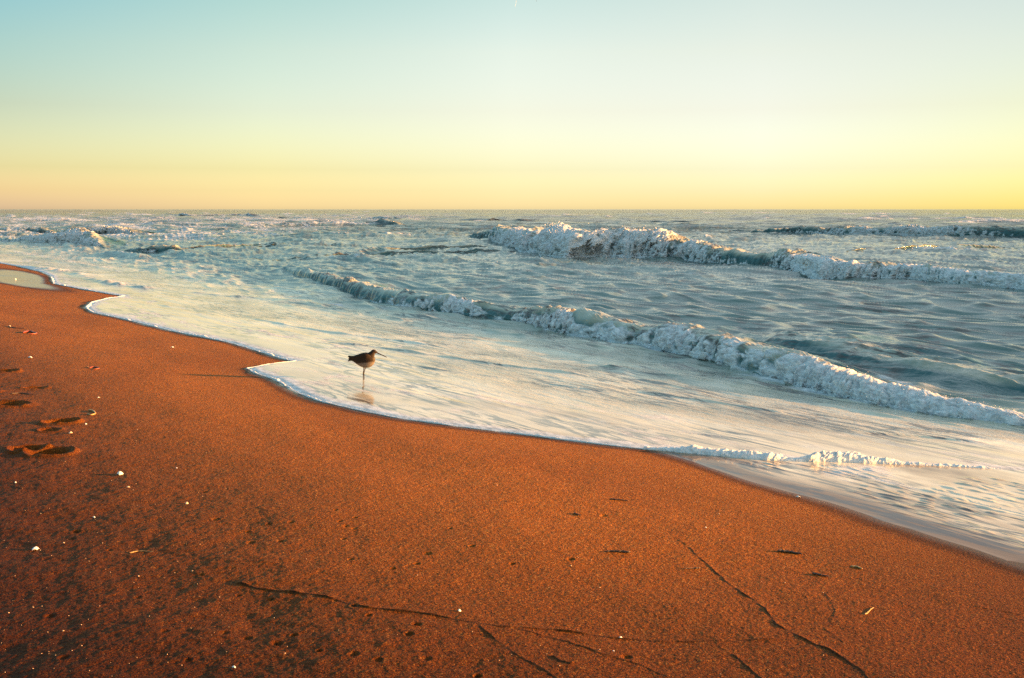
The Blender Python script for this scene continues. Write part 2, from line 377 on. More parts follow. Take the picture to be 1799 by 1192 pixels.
def sea_fields(X, Y):
    """height, foam and depth of the water surface at world points"""
    u, v = uv(X, Y)
    r = np.hypot(X, Y)
    Dw = v-v_wet(u); Df = v-v_foam(u)
    out = sstep(1.2, 5.5, Df)                        # 0 in the swash, 1 in the sea
    far = sstep(35, 90, r); sp = r*r/3900*.5+.008
    z = (.05*pn2(u*.16, v*.42, 1)*2 + .065*fbml(u*.33, v*1.15, 3, 2, .5, sp, 1.15) + .026*fbml(u*1.0, v*4.3, 3, 3, .5, sp, 4.3)*(1-.2*far))*out
    z = z + (.014*np.abs(fbml(u*2.2+1.5*pn2(u, v, 8), v*8, 2, 9, .5, sp, 8))+.050*(1-(np.sqrt(pn2(u*.70, v*2.3, 19)**2+.006)-.06)*2.5).clip(0, 1)**2)*out*sstep(150, 40, r)
    mid = sstep(20, 42, r)*sstep(160, 70, r)*out
    rg = (1-(np.sqrt(pn2(u*.13+.5*pn2(u*.3, v*.3, 24), v*.30, 23)**2+.004)-.06)*2.4).clip(0, 1)**3*np.clip(.35+1.2*pn2(u*.09, v*.16, 25), 0, 1)
    rh = (1-(np.sqrt(pn2(u*.33, v*.95, 26)**2+.004)-.06)*2.4).clip(0, 1)**2*np.clip(.4+1.1*pn2(u*.2, v*.4, 27), 0, 1)
    z = z + mid*(.24*rg+.10*rh)
    z = z + far*(.42*pn2(X*.012+3, Y*.045, 11)+.26*pn2(X*.03, Y*.11, 12)+.09*fbm2(X*.10, Y*.4, 2, 13)+.50*(1-np.abs(pn2(X*.022+.4*pn2(X*.05, Y*.05, 15), Y*.075, 14))*2.2).clip(0, 1)**3*np.clip(.5+pn2(X*.02, Y*.03, 16), 0, 1)+.16*(1-np.abs(pn2(X*.09, Y*.30, 17))*2.2).clip(0, 1)**2)*sstep(5000, 900, r)
    sw = sand_plane(u, v)+.011*sstep(-.02, .25, Dw)+.0065*fbm2(u*.8, v*4.2, 4, 20)*sstep(.15, 1.5, Df)+.010*np.clip(pn2(u*.9, v*3.4, 21)-.25, 0, 1)*sstep(.3, 1.5, Df)
    sw = sw+.010*sstep(0, .10, Df)
    # wrinkles of the retreating film
    film = sstep(.1, .5, Dw)*sstep(.02, -.25, Df)
    patch = sstep(-.05, .3, pn2(u*1.1, v*1.6, 31)+.25)
    sw = sw+film*patch*.011*np.maximum(fbm2(u*5, v*16, 2, 32), 0)
    foam = np.zeros_like(z)
    for U, V, h, f in STEPC:
        c = np.interp(u, U, V)+.05*pn2(u*.9, u*0+1, 41)+.02*pn2(u*3.5, u*0+1, 42)
        L_ = U[-1]-U[0]; e = sstep(0, .15, (u-U[0])/L_)*sstep(0, .15, (U[-1]-u)/L_)
        d = v-c
        e = e*np.clip(.65+.8*pn2(u*1.7, u*0+h*90, 43), .1, 1.2)
        wd = 1+r*.02
        sw = sw+1.8*h*e*sstep(-np.maximum(.020*wd, 2.2*sp), .0, d)*np.exp(-np.clip(d, 0, None)/(.28*wd))
        foam = np.maximum(foam, f*e*sstep(-.03, .03, d)*np.exp(-np.clip(d-.1, 0, None)/(.5*wd)))
    k = .05
    zz = np.logaddexp(z/k, sw/k)*k - .0*k
    zz = np.where(Df < 1.0, np.where(sw-z > .15, sw, zz), zz)
    z = zz
    # foam spread on the water
    sf = sstep(6.5, .3, Df)*sstep(0, .03, Df)
    foam = np.maximum(foam, sf*(.36+.14*pn2(u*.35, v*1.0, 51)))
    foam = np.maximum(foam, .97*sstep(.35, .0, Df)*sstep(-.02, .01, Df))
    foam = np.maximum(foam, out*(.14+.18*pn2(u*.10, v*.25, 52)+.10*pn2(u*.5, v*1.5, 54)))
    foam = np.where(Df < 0, .46*film*sstep(-.1, .5, pn2(u*.7, v*1.2, 53)+.2)+.25*sstep(.25, .02, Dw), foam)
    # white water left behind each breaker, and the hollow each breaker object sits in
    for k_, w in WAVES.items():
        wb, A, f, e = wv_at(w, u); A = A+1e-3
        d = (v-wb)/A
        foam = np.maximum(foam, e*np.minimum(f, 1.2)*(.50+.25*pn2(u*1.2, v*2.2, 56)+.3*pn2(u*.4, v*1.6, 57))*sstep(-1.8, .2, d)*sstep(12.0, 2.0, d))
        z = z - e*A*.35*sstep(.35, 1.2, d)*sstep(5.2*w['w'], 3.0*w['w'], d)
        z = z - e*.06*A*sstep(-2.5, -.2, d)*sstep(.4, .0, d)
    caps = sstep(.62, .98, (1-np.abs(pn2(X*.022+.4*pn2(X*.05, Y*.05, 15), Y*.075, 14))*2.2).clip(0, 1)*np.clip(.55+.8*pn2(X*.02, Y*.03, 16)+.5*pn2(X*.11, Y*.2, 18), 0, 1.1))*far
    foam = np.maximum(foam*(1-.6*sstep(150, 500, r)), .85*caps*sstep(1500, 500, r))
    foam = np.maximum(foam, mid*(.60*sstep(.55, .95, rg)+.5*sstep(.7, 1, rh)))
    foam = np.maximum(foam, (.46+.3*pn2(u*.15, v*.6, 28))*sstep(-4, -22, X)*sstep(30, 80, r)*sstep(900, 200, r))
    depth = np.maximum(sstep(.8, 4.5, Df), 0)
    milk = .95*sstep(7.0, 3.2, Df)*sstep(-.02, .06, Df)*np.clip(.66+.32*pn2(u*.3, v*.9, 55)+.22*pn2(u*.8, v*2.4, 60), .2, 1)+.10*out
    milk = np.where(Df < 0, .85*sstep(.08, .55, Dw)*np.clip(.62+.6*pn2(u*.9, v*1.8, 58)+.3*pn2(u*5, v*11, 59), 0, 1), milk)
    return z, np.clip(foam, 0, 1), depth, Dw, Df, np.clip(milk, 0, 1)

# angular columns: fine over the view and a step to each side, coarse behind
def angles(step_px):
    fine = np.concatenate([np.arange(-2600, -1150, 6), np.arange(-1150, 1151, step_px), np.arange(1154, 2600, 5)])/FPX
    a = np.arctan(fine)
    st = np.radians(1.0)
    lo = np.arange(-math.pi, a[0]-st/2, st); hi = np.arange(a[-1]+st, math.pi+1e-4, st)
    return np.concatenate([lo, a, hi])
def polar(r, th): return r[:, None]*np.sin(th)[None, :]/np.cos(np.clip(th, -.55, .55))[None, :], r[:, None]*np.cos(th)[None, :]/np.cos(np.clip(th, -.55, .55))[None, :]

# ------------------------------------------------------------------ sea
py = np.concatenate([np.geomspace(.14, 3, 45)[:-1], np.arange(3, 50, .3), np.arange(50, 90, .66), np.arange(90, 330, .42), np.arange(330, 700, .66), np.geomspace(700, 3500, 40)])
r = (H-.0)*FPX/py
X, Y = polar(r[::-1], angles(1.35))
Z, foam, depth, Dw, Df, milk = sea_fields(X, Y)
u_, v_ = uv(X, Y)
Z = np.where(Dw < 0, sand_plane(u_, v_)-.012*sstep(0, -.03, Dw)-.05*sstep(-.02, -.5, Dw), Z)
keep = (Dw[:-1, :-1] > -.15) | (Dw[1:, 1:] > -.15)
tag(mesh_grid('sea', X, Y, Z, SEA, dict(foam=foam, depth=depth, milk=milk), keep), kind='structure', label='grey green sea and thin swash running up the beach', cat='sea')
del X, Y, Z, foam, depth, Dw, Df, keep

# ------------------------------------------------------------------ beach sand
LINES = [([(395,1018),(440,1028),(500,1040),(560,1050),(620,1064),(650,1070),(740,1078),(800,1088),(870,1100),(1000,1106),(1090,1115),(1180,1120),(1290,1123),(1395,1120)], .014),
         ([(1205,950),(1240,985),(1300,1030),(1330,1055),(1350,1075),(1358,1092),(1380,1103),(1410,1120),(1450,1137),(1470,1150),(1500,1170),(1540,1205)], .0095),
         ([(830,1095),(880,1130),(920,1160),(985,1200)], .007), ([(900,1103),(1000,1125),(1050,1145),(1110,1160),(1190,1190)], .006),
         ([(1445,1035),(1468,1068),(1472,1085),(1462,1100)], .004), ([(1455,1103),(1466,1110),(1480,1125)], .007), ([(1290,1145),(1310,1165),(1350,1200)], .008),
         ([(965,1152),(980,1162),(1000,1168)], .008), ([(1180,938),(1205,955)], .003), ([(700,850),(850,858),(930,868)], .003), ([(1700,1060),(1760,1072),(1799,1080)], .004)]
PITS = [(590,897),(623,910),(608,924),(622,928),(597,916),(450,917),(493,950),(605,945),(750,970),(732,989),(692,998),(618,984),(790,928),(1060,905),(510,918),(470,920),(435,932),
        (420,1045),(476,1053),(623,1067),(649,1085),(732,1101),(433,1122),(485,1134),(516,1120),(560,1150),(622,1158),(665,1166),(748,1160),(718,1119),(900,988),(1005,980),(830,958),
        (133,930),(125,944),(190,965),(440,952),(840,1188),(1100,1150),(395,1115),(355,1010),(290,1115),(330,1165),(110,1165),(240,1050),(90,1085),(380,910),(360,860)]
FEET = [(14,711,.34,.085,-.05),(2,655,.26,.07,.1),(104,743,.22,.06,.2),(88,757,.16,.05,-.2),(50,790,.2,.07,.1),(84,797,.26,.08,-.25),(62,682,.2,.035,0.),(-60,760,.3,.08,0.),(-40,690,.3,.07,.3)]
def seg_dist(px_, py_, ax, ay, bx, by):
    dx, dy = bx-ax, by-ay; t = np.clip(((px_-ax)*dx+(py_-ay)*dy)/(dx*dx+dy*dy+1e-12), 0, 1)
    qx, qy = px_-(ax+t*dx), py_-(ay+t*dy)
    s = np.sign(dx*(py_-ay)-dy*(px_-ax))
    return np.hypot(qx, qy), s, t
def sand_fields(X, Y):
    u, v = uv(X, Y); z = sand_plane(u, v)
    r = np.hypot(X, Y); near = sstep(30, 12, r)
    dry = sstep(.1, -1.2, v-v_wet(u))
    z = z+dry*(.020*pn2(u*.35, v*.5, 71)+.008*pn2(u*1.1, v*1.6, 72))+near*dry*(.0022*fbm2(X*6, Y*6, 3, 73)+.0013*fbm2(X*40, Y*40, 2, 74))
    rough = sstep(3.0, 1.4, v)*near                   # trampled strip on the left
    z = z+rough*(.010*fbm2(X*2.2, Y*2.2, 4, 75)+.0022*fbm2(X*18, Y*18, 2, 76))
    F = [c.ravel() for c in (X, Y)]; zr = z.ravel()
    wx = .03*pn2(F[0]*2.2, F[1]*2.2, 77)+.008*pn2(F[0]*11, F[1]*11, 79); wy = .03*pn2(F[0]*2.2, F[1]*2.2, 78)+.008*pn2(F[0]*11, F[1]*11, 80)
    dark_line = np.zeros(F[0].shape)
    for pts, h in LINES:
        w3 = [sandhit(*p) for p in pts]
        xs = [p[0] for p in w3]; ys = [p[1] for p in w3]
        m = np.where((F[0] > min(xs)-.15) & (F[0] < max(xs)+.15) & (F[1] > min(ys)-.15) & (F[1] < max(ys)+.15))[0]
        if not len(m): continue
        x, y = F[0][m]+wx[m], F[1][m]+wy[m]
        best = np.full(len(m), 9.); sg = np.zeros(len(m)); en = np.ones(len(m)); n = len(w3)-1
        for i in range(n):
            d, s, t = seg_dist(x, y, xs[i], ys[i], xs[i+1], ys[i+1])
            b = d < best; best[b] = d[b]; sg[b] = s[b]; en[b] = ((i+t[b])/n)
        amp = .85*h*sstep(0, .08, en)*sstep(1.0, .92, en)*np.clip(.6+.9*pn2(x*9, y*9, 81), .08, 1.4)
        sd_ = best*sg                                   # positive on the seaward side: long gentle back, short steep front
        prof = np.where(sd_ > 0, np.exp(-sd_/.016), np.exp(-(sd_/.006)**2))
        zr[m] += .7*amp*prof
        dark_line[m] = np.maximum(dark_line[m], np.clip(h/.013, .2, .7)*sstep(.0075, .0035, np.abs(sd_+.004))*sstep(0, .05, en)*sstep(1., .95, en)*np.clip(.85+.9*pn2(x*14, y*14, 86), 0, 1))
    for px, pyy in PITS:
        x0, y0, _ = sandhit(px, pyy); k = (.006+.008*random.random()); a = .009+.009*random.random()
        m = np.where((np.abs(F[0]-x0) < .12) & (np.abs(F[1]-y0) < .12))[0]
        x, y = F[0][m]-x0+wx[m]*.3, F[1][m]-y0+wy[m]*.3
        q = (x/a)**2+(y/(a*1.1))**2
        zr[m] += -k*np.exp(-q)+k*.15*np.exp(-(np.sqrt(q)-1.5)**2/.2)
    for px, pyy, ln, wd, rot in FEET:
        x0, y0, _ = sandhit(px, pyy)
        m = np.where((np.abs(F[0]-x0) < .5) & (np.abs(F[1]-y0) < .5))[0]
        x, y = F[0][m]-x0+wx[m], F[1][m]-y0+wy[m]
        c, s = math.cos(rot), math.sin(rot); p, q_ = x*c+y*s, -x*s+y*c
        q = np.sqrt((p/(ln*.5))**2+(q_/(wd*1.35))**2)
        dep = .038 if wd > .05 else .018
        zr[m] += -dep*(1-sstep(.55, 1.05, q))*(1+.25*pn2(x*14, y*14, 83))+dep*.42*np.exp(-(q-1.25)**2/.045)*(1+.8*pn2(x*11, y*11, 84))
    z = zr.reshape(X.shape)
    Dw = v-v_wet(u)
    wr = .22+.10*sstep(7.5, 5.5, u)
    wet = .8*sstep(-wr*(1+.4*pn2(u*.8, v*.8, 85)), 0.0, Dw)**1.6
    # mirror-wet hollow left by the last run-up, far left
    ue = (u-32)/7.5; ve = (Dw+.75+.02*(u-30))/.85
    wet = np.maximum(wet, .95*sstep(1.0, .55, np.sqrt(ue**2+ve**2)))
    wet = np.where(Dw > .05, 1, wet)
    return z, np.clip(wet, 0, 1), dark_line.reshape(X.shape)
py = np.concatenate([np.geomspace(8, 85, 60)[:-1], np.arange(85, 900, .9), np.geomspace(900, 9000, 60)])
r = (H-.25)*FPX/py
X, Y = polar(r[::-1], angles(1.25))
Z, wet, dark_line = sand_fields(X, Y)
Z = np.maximum(Z, -3.0)
tag(mesh_grid('beach_sand', X, Y, Z, SAND, dict(wet=wet, dark_line=dark_line)), kind='structure', label='orange brown damp sand beach', cat='sand')
def sand_z(x, y):
    z, _, _ = sand_fields(np.array([[x]], float), np.array([[y]], float)); return float(z[0, 0])
del X, Y, Z, wet

# ------------------------------------------------------------------ breakers
def catmull(P, t):
    P = np.asarray(P, float); n = len(P)-1; s = np.clip(t*n, 0, n-1e-6); i = s.astype(int); f = (s-i)[:, None]
    p0 = P[np.maximum(i-1, 0)]; p1 = P[i]; p2 = P[i+1]; p3 = P[np.minimum(i+2, n)]
    return .5*((2*p1)+(-p0+p2)*f+(2*p0-5*p1+4*p2-p3)*f*f+(-p0+3*p1-3*p2+p3)*f**3)
PROF_BORE = [(-.35,-.14),(-.12,.05),(-.02,.30),(.10,.58),(.32,.86),(.68,1.0),(1.15,.97),(1.8,.78),(2.7,.50),(3.8,.20),(5.4,-.06),(6.4,-.16)]
PROF_SWELL = [(-1.8,-.12),(-1.0,-.01),(-.35,.22),(.15,.58),(.6,.9),(1.0,1.0),(1.5,.95),(2.2,.76),(3.0,.48),(4.0,.2),(5.4,-.04),(6.6,-.14)]
def build_wave(key, label, rows=200, smooth=False):
    w = WAVES[key]; u0, u1 = w['u'][0], w['u'][-1]; n = w['n']
    # columns closer together where the wave is closer to the viewer
    uu = np.linspace(u0, u1, 4000); vv = np.interp(uu, w['u'], w['v']); xx, yy = xy(uu, vv)
    dens = 1/np.maximum(np.hypot(xx, yy), 4)*np.where(np.abs(xx/np.maximum(yy, .1)) > .6, .3, 1)
    cdf = np.concatenate([[0], np.cumsum(.5*(dens[1:]+dens[:-1]))]); u = np.interp(np.linspace(0, cdf[-1], n), cdf, uu)
    t = np.linspace(0, 1, rows)**1.35
    c = catmull(PROF_SWELL if smooth else PROF_BORE, t)
    vb, A, f, e = wv_at(w, u)
    e = e*(1-.25*sstep(.75, 1., (u-u0)/(u1-u0)))
    crest = 1+.12*pn2(u/np.maximum(A, .2)*.2, u*0+5, 90)+.18*pn2(u/np.maximum(A, .2)*.45, u*0+5, 91)+.10*pn2(u/np.maximum(A, .2)*1.5, u*0+5, 92)
    Ae = A*e*crest+1e-4
    jag = A*(.30*pn2(u/np.maximum(A, .2)*.5, u*0, 93)+.16*pn2(u/np.maximum(A, .2)*1.7, u*0, 94))*(1 if not smooth else .5)
    U = np.repeat(u[None], rows, 0); AA = A[None]*np.ones((rows, 1))
    Vv = vb[None]+jag[None]+c[:, :1]*AA*w['w']
    X, Y = xy(U, Vv)
    zb, fsea, dp, _, _, mk = sea_fields(X, Y)
    # undo the hollow cut for this wave so that the strip rides on the open surface
    d = (Vv-np.interp(U, w['u'], w['v']))/(AA+1e-3)
    ee = e[None]*np.ones((rows, 1))
    zb = zb+ee*(AA+1e-3)*.35*sstep(.35, 1.2, d)*sstep(5.2*w['w'], 3.0*w['w'], d)
    Z = zb+c[:, 1:2]*Ae[None]-.02*AA*(1-ee)-(.03*AA)*(c[:, 1:2] < 0)
    # foam cover: front and top, patchy further back
    ff = f[None]*np.ones((rows, 1)); T = t[:, None]*np.ones((1, n))
    back = w.get('fb', .08)+.24*ff+.20*pn2(U/np.maximum(AA, .2)*.22, U*0, 96)
    nz = pn3(X/AA*1.3, Y/AA*1.3, Z/AA*1.3, 95)
    fo = np.clip(np.minimum(ff, 1)*1.15*sstep(back+.22, back-.10, T+.12*nz)*sstep(.0, .06, T)+.0, 0, 1)
    fo = fo*np.clip(.35+.75*ff+1.1*nz, 0, 1)
    # lumpy cauliflower relief pushed out along the surface normal
    P = np.stack([X, Y, Z], -1); du = np.gradient(P, axis=1); dt = np.gradient(P, axis=0)
    nr = np.cross(du, dt); nr /= np.linalg.norm(nr, axis=-1)[..., None]+1e-12
    nr[nr[..., 2] < -.2] *= -1
    if nr[rows//2, n//2, 2] < 0: nr = -nr
    S = 1/np.clip(AA, .18, 1.2)
    wx_ = .30*pn3(X*S*2, Y*S*2, Z*S*2, 97); wy_ = .30*pn3(X*S*2, Y*S*2, Z*S*2, 98)
    def bil(k, s): return np.abs(pn3((X*S+wx_)*k, (Y*S+wy_)*k, (Z*S+wx_*.5)*k, s))
    lump = .95*bil(1.1, 101)+.46*bil(2.6, 102)+.17*bil(6.5, 103)+.07*bil(14, 104)+.05*bil(31, 105)+.035*bil(60, 108)
    amp = AA*e[None]*(.46 if not smooth else .3)*(1.15-.60*sstep(.25, .42, T)*sstep(.75, .5, T))
    disp = amp*fo*(lump-.12)
    disp = disp+AA*.02*(fbm2(U*3/np.maximum(AA, .2), Vv*8/np.maximum(AA, .2), 3, 106))*(1-fo)*e[None]
    P = P+nr*disp[..., None]
    P[..., 2] += amp*.10*fo*np.maximum(pn3(X*S*2.5, Y*S*2.5, Z*0, 107), 0)
    root = empty('breaking_wave' if not smooth else 'swell_wave', (float(P[0, n//2, 0]), float(P[0, n//2, 1]), 0))
    tag(root, label, 'wave')
    P = P-np.array(root.location)
    attrs = dict(foam=fo, depth=np.maximum(dp, .8))
    fm = np.maximum(fo, .0)
    o = mesh_grid('water_face', P[..., 0], P[..., 1], P[..., 2], SEA, dict(foam=np.maximum(fsea*(1-.7*(fo < .3)), fo*(.50+.48*np.clip(lump*1.6, 0, 1))), depth=attrs['depth'], milk=np.maximum(mk*sstep(.05, -.1, c[:, 1:2]), .42*sstep(.55, .95, c[:, 1:2]*np.ones_like(U))*e[None])), parent=root)
    # drops thrown off the crest
    m = np.where((fo > .75) & (T < .5) & (Z > .25*AA))
    if len(m[0]) > 500:
        k = min(7000, int(2400*(n/600)))
        pick = rng.integers(0, len(m[0]), k)
        base = P[m[0][pick], m[1][pick]]; nn = nr[m[0][pick], m[1][pick]]; Ak = AA[m[0][pick], m[1][pick]]*e[m[1][pick]]
        clump = np.clip(pn3(base[:, 0]*3, base[:, 1]*3, base[:, 2]*3, 111)+.35, 0, 1)
        off = np.abs(rng.normal(size=k))*Ak*w.get('sp', .17)*clump
        cen = base+nn*off[:, None]*np.array([1, 1, .6])+np.array([0, 0, 1])*(off*.5)[:, None]+rng.normal(size=(k, 3))*.01
        rad = np.clip(rng.lognormal(-5.75, .5, k), .0015, .010)*np.clip(Ak*2.2, .6, 2.2)*np.clip(np.hypot(cen[:, 0]+root.location[0], cen[:, 1]+root.location[1])/24, 1, 4)
        oct_v = np.array([(1,0,0),(-1,0,0),(0,1,0),(0,-1,0),(0,0,1),(0,0,-1)], float)
        oct_f = np.array([(0,2,4),(2,1,4),(1,3,4),(3,0,4),(2,0,5),(1,2,5),(3,1,5),(0,3,5)])
        V = (cen[:, None]+oct_v[None]*rad[:, None, None]*rng.uniform(.6, 1.4, (k, 6, 1))).reshape(-1, 3)
        q = (oct_f[None]+6*np.arange(k)[:, None, None]).reshape(-1, 3)
        s = raw_mesh('spray', V, q, FOAM, dict(foam=np.ones(len(V))), root); s['kind'] = 'stuff'
    return root
build_wave('W1', 'long near breaker tumbling in white foam parallel to the beach', 260)
build_wave('W1b', 'smooth dark green ridge of water right behind the near breaker', 120, True)
build_wave('W2', 'tall second breaker with golden sunlit crest in the right half of the sea', 220)
build_wave('W2l', 'low dark swell left of the tall golden crested breaker', 90, True)
build_wave('W3', 'distant foaming breaker close under the horizon at the right', 130)
build_wave('W4', 'long dark unbroken swell between the distant breaker and the second breaker at right', 80, True)
build_wave('W5', 'sunlit foaming crest far off at the left behind the splashing wave', 110)
build_wave('W6', 'splashing golden white wave breaking against the far left shore', 110)
build_wave('W7', 'small peaking wave with a single foam tip at the left', 90)
build_wave('W8', 'far white water line left of centre just under the horizon', 80)
build_wave('W9', 'farthest white water line at the left just under the horizon', 80)
build_wave('W10', 'far golden humped swell above the centre of the picture just under the horizon', 70, True)
build_wave('W11', 'small brown sunlit swell left of centre in front of the white water line', 70, True)
build_wave('W12', 'low dark swell in the left half beside the small peaking wave', 70, True)
build_wave('W13', 'far thin swell right of centre behind the tall golden breaker', 70, True)

# ------------------------------------------------------------------ rolled foam lip of the swash
def foam_roll(u0, u1, n, rad, name, label):
    u = np.linspace(u0, u1, n); th = np.linspace(-.35, math.pi+.25, 26)
    v = v_foam(u)+.02*pn2(u*5, u*0, 121)
    r_ = rad(u)*np.clip(1+.7*pn2(u*4, u*0+3, 122)+.4*pn2(u*13, u*0+3, 123), .35, 2)
    U = np.repeat(u[None], len(th), 0)
    Vv = v[None]+r_[None]*1.1-np.cos(th)[:, None]*r_[None]*np.where(np.cos(th)[:, None] > 0, 1.15, 1.9)
    X, Y = xy(U, Vv); zb = sand_plane(U, Vv)+.004
    Z = zb+np.sin(th)[:, None]*r_[None]*.95
    k = 26
    l = .55*np.abs(pn3(X*12, Y*12, Z*14, 124))+.35*np.abs(pn3(X*28, Y*28, Z*30, 125))+.2*np.abs(pn3(X*60, Y*60, Z*60, 126))
    Z = Z+r_[None]*1.0*(l-.1)*np.sin(np.clip(th, 0, math.pi))[:, None]
    dx, dy = -VX, -VY
    push = r_[None]*.9*l*np.clip(np.cos(th), 0, 1)[:, None]
    X = X+dx*push; Y = Y+dy*push
    o = mesh_grid(name, X, Y, Z, FOAM, dict(foam=np.ones_like(X)))
    return tag(o, label, 'foam', kind='stuff')
uA = uv(*sandhit(1130, 790)[:2])[0]; uB = uv(*sandhit(1700, 826)[:2])[0]
def thick(u):
    q = [(1060,.007),(1120,.013),(1160,.022),(1200,.036),(1240,.034),(1280,.030),(1340,.042),(1370,.056),(1430,.054),(1480,.060),(1510,.044),(1560,.036),(1640,.028),(1720,.022),(1850,.016)]
    pts = sorted((uv(*sandhit(px, 793+(px-1165)*.06)[:2])[0], r) for px, r in q)
    return np.interp(u, [p[0] for p in pts], [p[1] for p in pts])
foam_roll(uB-1.2, uA, 1500, thick, 'foam_roll', 'thick white rolled foam lip of the swash over the wet sand at right')
foam_roll(uA, FU[-2]-12, 3000, lambda u: (.0045+.0003*u)*np.clip(.8+1.2*pn2(u*1.3, u*0, 127), .25, 2), 'foam_edge', 'thin white foam line edging the swash along the sand')

# ------------------------------------------------------------------ shells and debris on the sand
SHELL_M = simple('bleached shell', (.62, .56, .52), (.82, .78, .74), 60, .45)
TAN_M = simple('tan shell', (.55, .34, .2), (.7, .5, .34), 60, .5)
WOOD_M = simple('dark wet twig', (.035, .022, .015), (.08, .05, .03), 80, .6)
REED_M = simple('dry reed', (.38, .2, .07), (.5, .3, .12), 80, .6)
WEED_M = simple('red brown seaweed', (.18, .035, .015), (.28, .06, .02), 60, .4)
def shell_mesh():
    nr, na = 12, 40; V = []
    for i in range(nr+1):
        q = i/nr
        for j in range(na+1):
            a = -1.25+2.5*j/na
            rib = 1+.035*math.cos(j*math.pi/1.4)*q
            rr = q*(1-.10*(abs(a)/1.25)**2)*rib
            x, y = rr*math.cos(a)-.5, rr*math.sin(a)*.86
            z = .42*math.sin(math.pi*min(q*.93+.07, 1))**.8*(1-.55*(abs(a)/1.25)**2)+.03*rib*q
            V.append((x, y, z))
    top = len(V)
    V += [(x, y, z-.05) for x, y, z in V]
    f = []
    w = na+1
    for i in range(nr):
        for j in range(na):
            k = i*w+j
            f.append((k, k+1, k+w+1, k+w)); f.append((top+k, top+k+w, top+k+w+1, top+k+1))
    for j in range(na):
        k = nr*w+j; f.append((k, k+1, top+k+1, top+k))
    for i in range(nr):
        for k in (i*w, i*w+na): f.append((k, k+w, top+k+w, top+k))
    return np.array(V), np.array(f)
SV, SF = shell_mesh()
def shell(px, pyy, size_px, label, mat, rot, tilt=.25):
    x, y, z = sandhit(px, pyy); s = .85*size_px*y/FPX
    V = SV*s*np.array([.55, .62, .75]); V = V+rng.normal(size=V.shape)*0
    o = raw_mesh('seashell', V, SF, mat)
    o.location = (x, y, sand_z(x, y)-.001); o.rotation_euler = (tilt*random.uniform(-1, 1), tilt*random.uniform(-1, 1), rot)
    return tag(o, label, 'shell', 'seashells scattered on the sand')
SH = [(211,831,23,'largest white clam shell lying on the sand below the footprints',SHELL_M,.4),
      (62,962,20,'white shell in the lower left near the left edge of the beach',SHELL_M,2.6),
      (53,630,12,'white shell above the footprints at the upper left of the sand',SHELL_M,1.2),
      (124,763,13,'pale rounded shell right beside the footprints',TAN_M,3.),
      (328,881,13,'small flat tan shell right of and below the largest shell',TAN_M,.2),
      (303,611,9,'tiny white shell near the swash between the two foam tongues',SHELL_M,2.),
      (165,903,9,'small white shell halfway between the largest shell and the lower left shell',SHELL_M,.8),
      (225,854,10,'small thin shell just under the largest white shell',TAN_M,1.7),
      (807,1073,14,'white oval shell just above the long sand ridge line near the bottom',SHELL_M,.1),
      (1090,1115,10,'white shell sitting on the long sand ridge line right of centre',SHELL_M,2.2),
      (411,1178,13,'white shell at the bottom edge left of centre',SHELL_M,.9),
      (1078,1140,7,'tiny white shell between the two lower sand ridge lines',SHELL_M,.5),
      (27,845,8,'tiny white shell at the left edge left of the largest shell',SHELL_M,.5),
      (17,574,9,'pale shell on the far sand at the left edge',TAN_M,.5),
      (310,820,6,'tiny pale shell right of the largest white shell',SHELL_M,1.5),
      (151,746,8,'small flat white shell right of the upper footprint',SHELL_M,.3),
      (27,491,8,'small white shell beside the mirror wet hollow at far left',SHELL_M,.3),
      (173,700,6,'tiny white shell above and right of the footprints',SHELL_M,2.3),
      (1240,925,6,'tiny pale shell on the smooth sand right of centre',SHELL_M,2.3),
      (1402,874,12,'flat white shell on the wet sand edge at right',SHELL_M,1.3)]
for s_ in SH: shell(*s_)
def stick(pts, rad, name, label, mat, cat='twig', group=None, lift=1.0):
    """a bent tapering stick or strand through pixel points lying on the sand"""
    P = []
    for px, pyy in pts:
        x, y, _ = sandhit(px, pyy); P.append((x, y, sand_z(x, y)+rad*lift*.8))
    P = np.array(P); t = np.linspace(0, 1, 24); C = catmull(P, t) if len(P) > 2 else P[0]+(P[-1]-P[0])*t[:, None]
    C = C+np.stack([pn2(t*7, t*0+rad*999, 131), pn2(t*7, t*0+rad*999, 132), t*0], -1)*rad*1.2
    T = np.gradient(C, axis=0); T /= np.linalg.norm(T, axis=1)[:, None]
    S_ = np.cross(T, [0, 0, 1]); S_ /= np.linalg.norm(S_, axis=1)[:, None]; B = np.cross(S_, T)
    a = np.linspace(0, 2*math.pi, 9)[:-1]
    rr = rad*(1-.55*t**2)*(.35+.65*np.minimum(1, t*12))*(.0+np.minimum(1, (1-t)*14+.15))*(1+.25*pn2(t*11, t*0, 133))
    G = C[:, None]+rr[:, None, None]*(np.cos(a)[None, :, None]*S_[:, None]+np.sin(a)[None, :, None]*B[:, None])
    org = C[0].copy(); G = G-org
    o = mesh_grid(name, G[..., 0], G[..., 1], G[..., 2], mat, closed=True); o.location = org
    return tag(o, label, cat, group)
g1 = 'twigs lying on the sand'
stick([(1366,964),(1385,965),(1409,969)], .0075, 'twig', 'thick dark twig lying alone on the sand at right', WOOD_M, group=g1)
stick([(1108,969),(1085,968),(1062,967)], .006, 'twig', 'dark twig with a thicker right end near the middle of the sand', WOOD_M, group=g1)
stick([(1072,878),(1088,879),(1105,880)], .0045, 'twig', 'thin dark twig closest to the swash right of centre', WOOD_M, group=g1)
stick([(1427,1002),(1442,1005),(1457,1008)], .005, 'twig', 'short dark twig right of the thick twig and nearer the viewer', WOOD_M, group=g1)
stick([(1230,993),(1218,994),(1202,995)], .004, 'twig', 'short broken twig beside the forked sand ridge line', WOOD_M, group=g1)
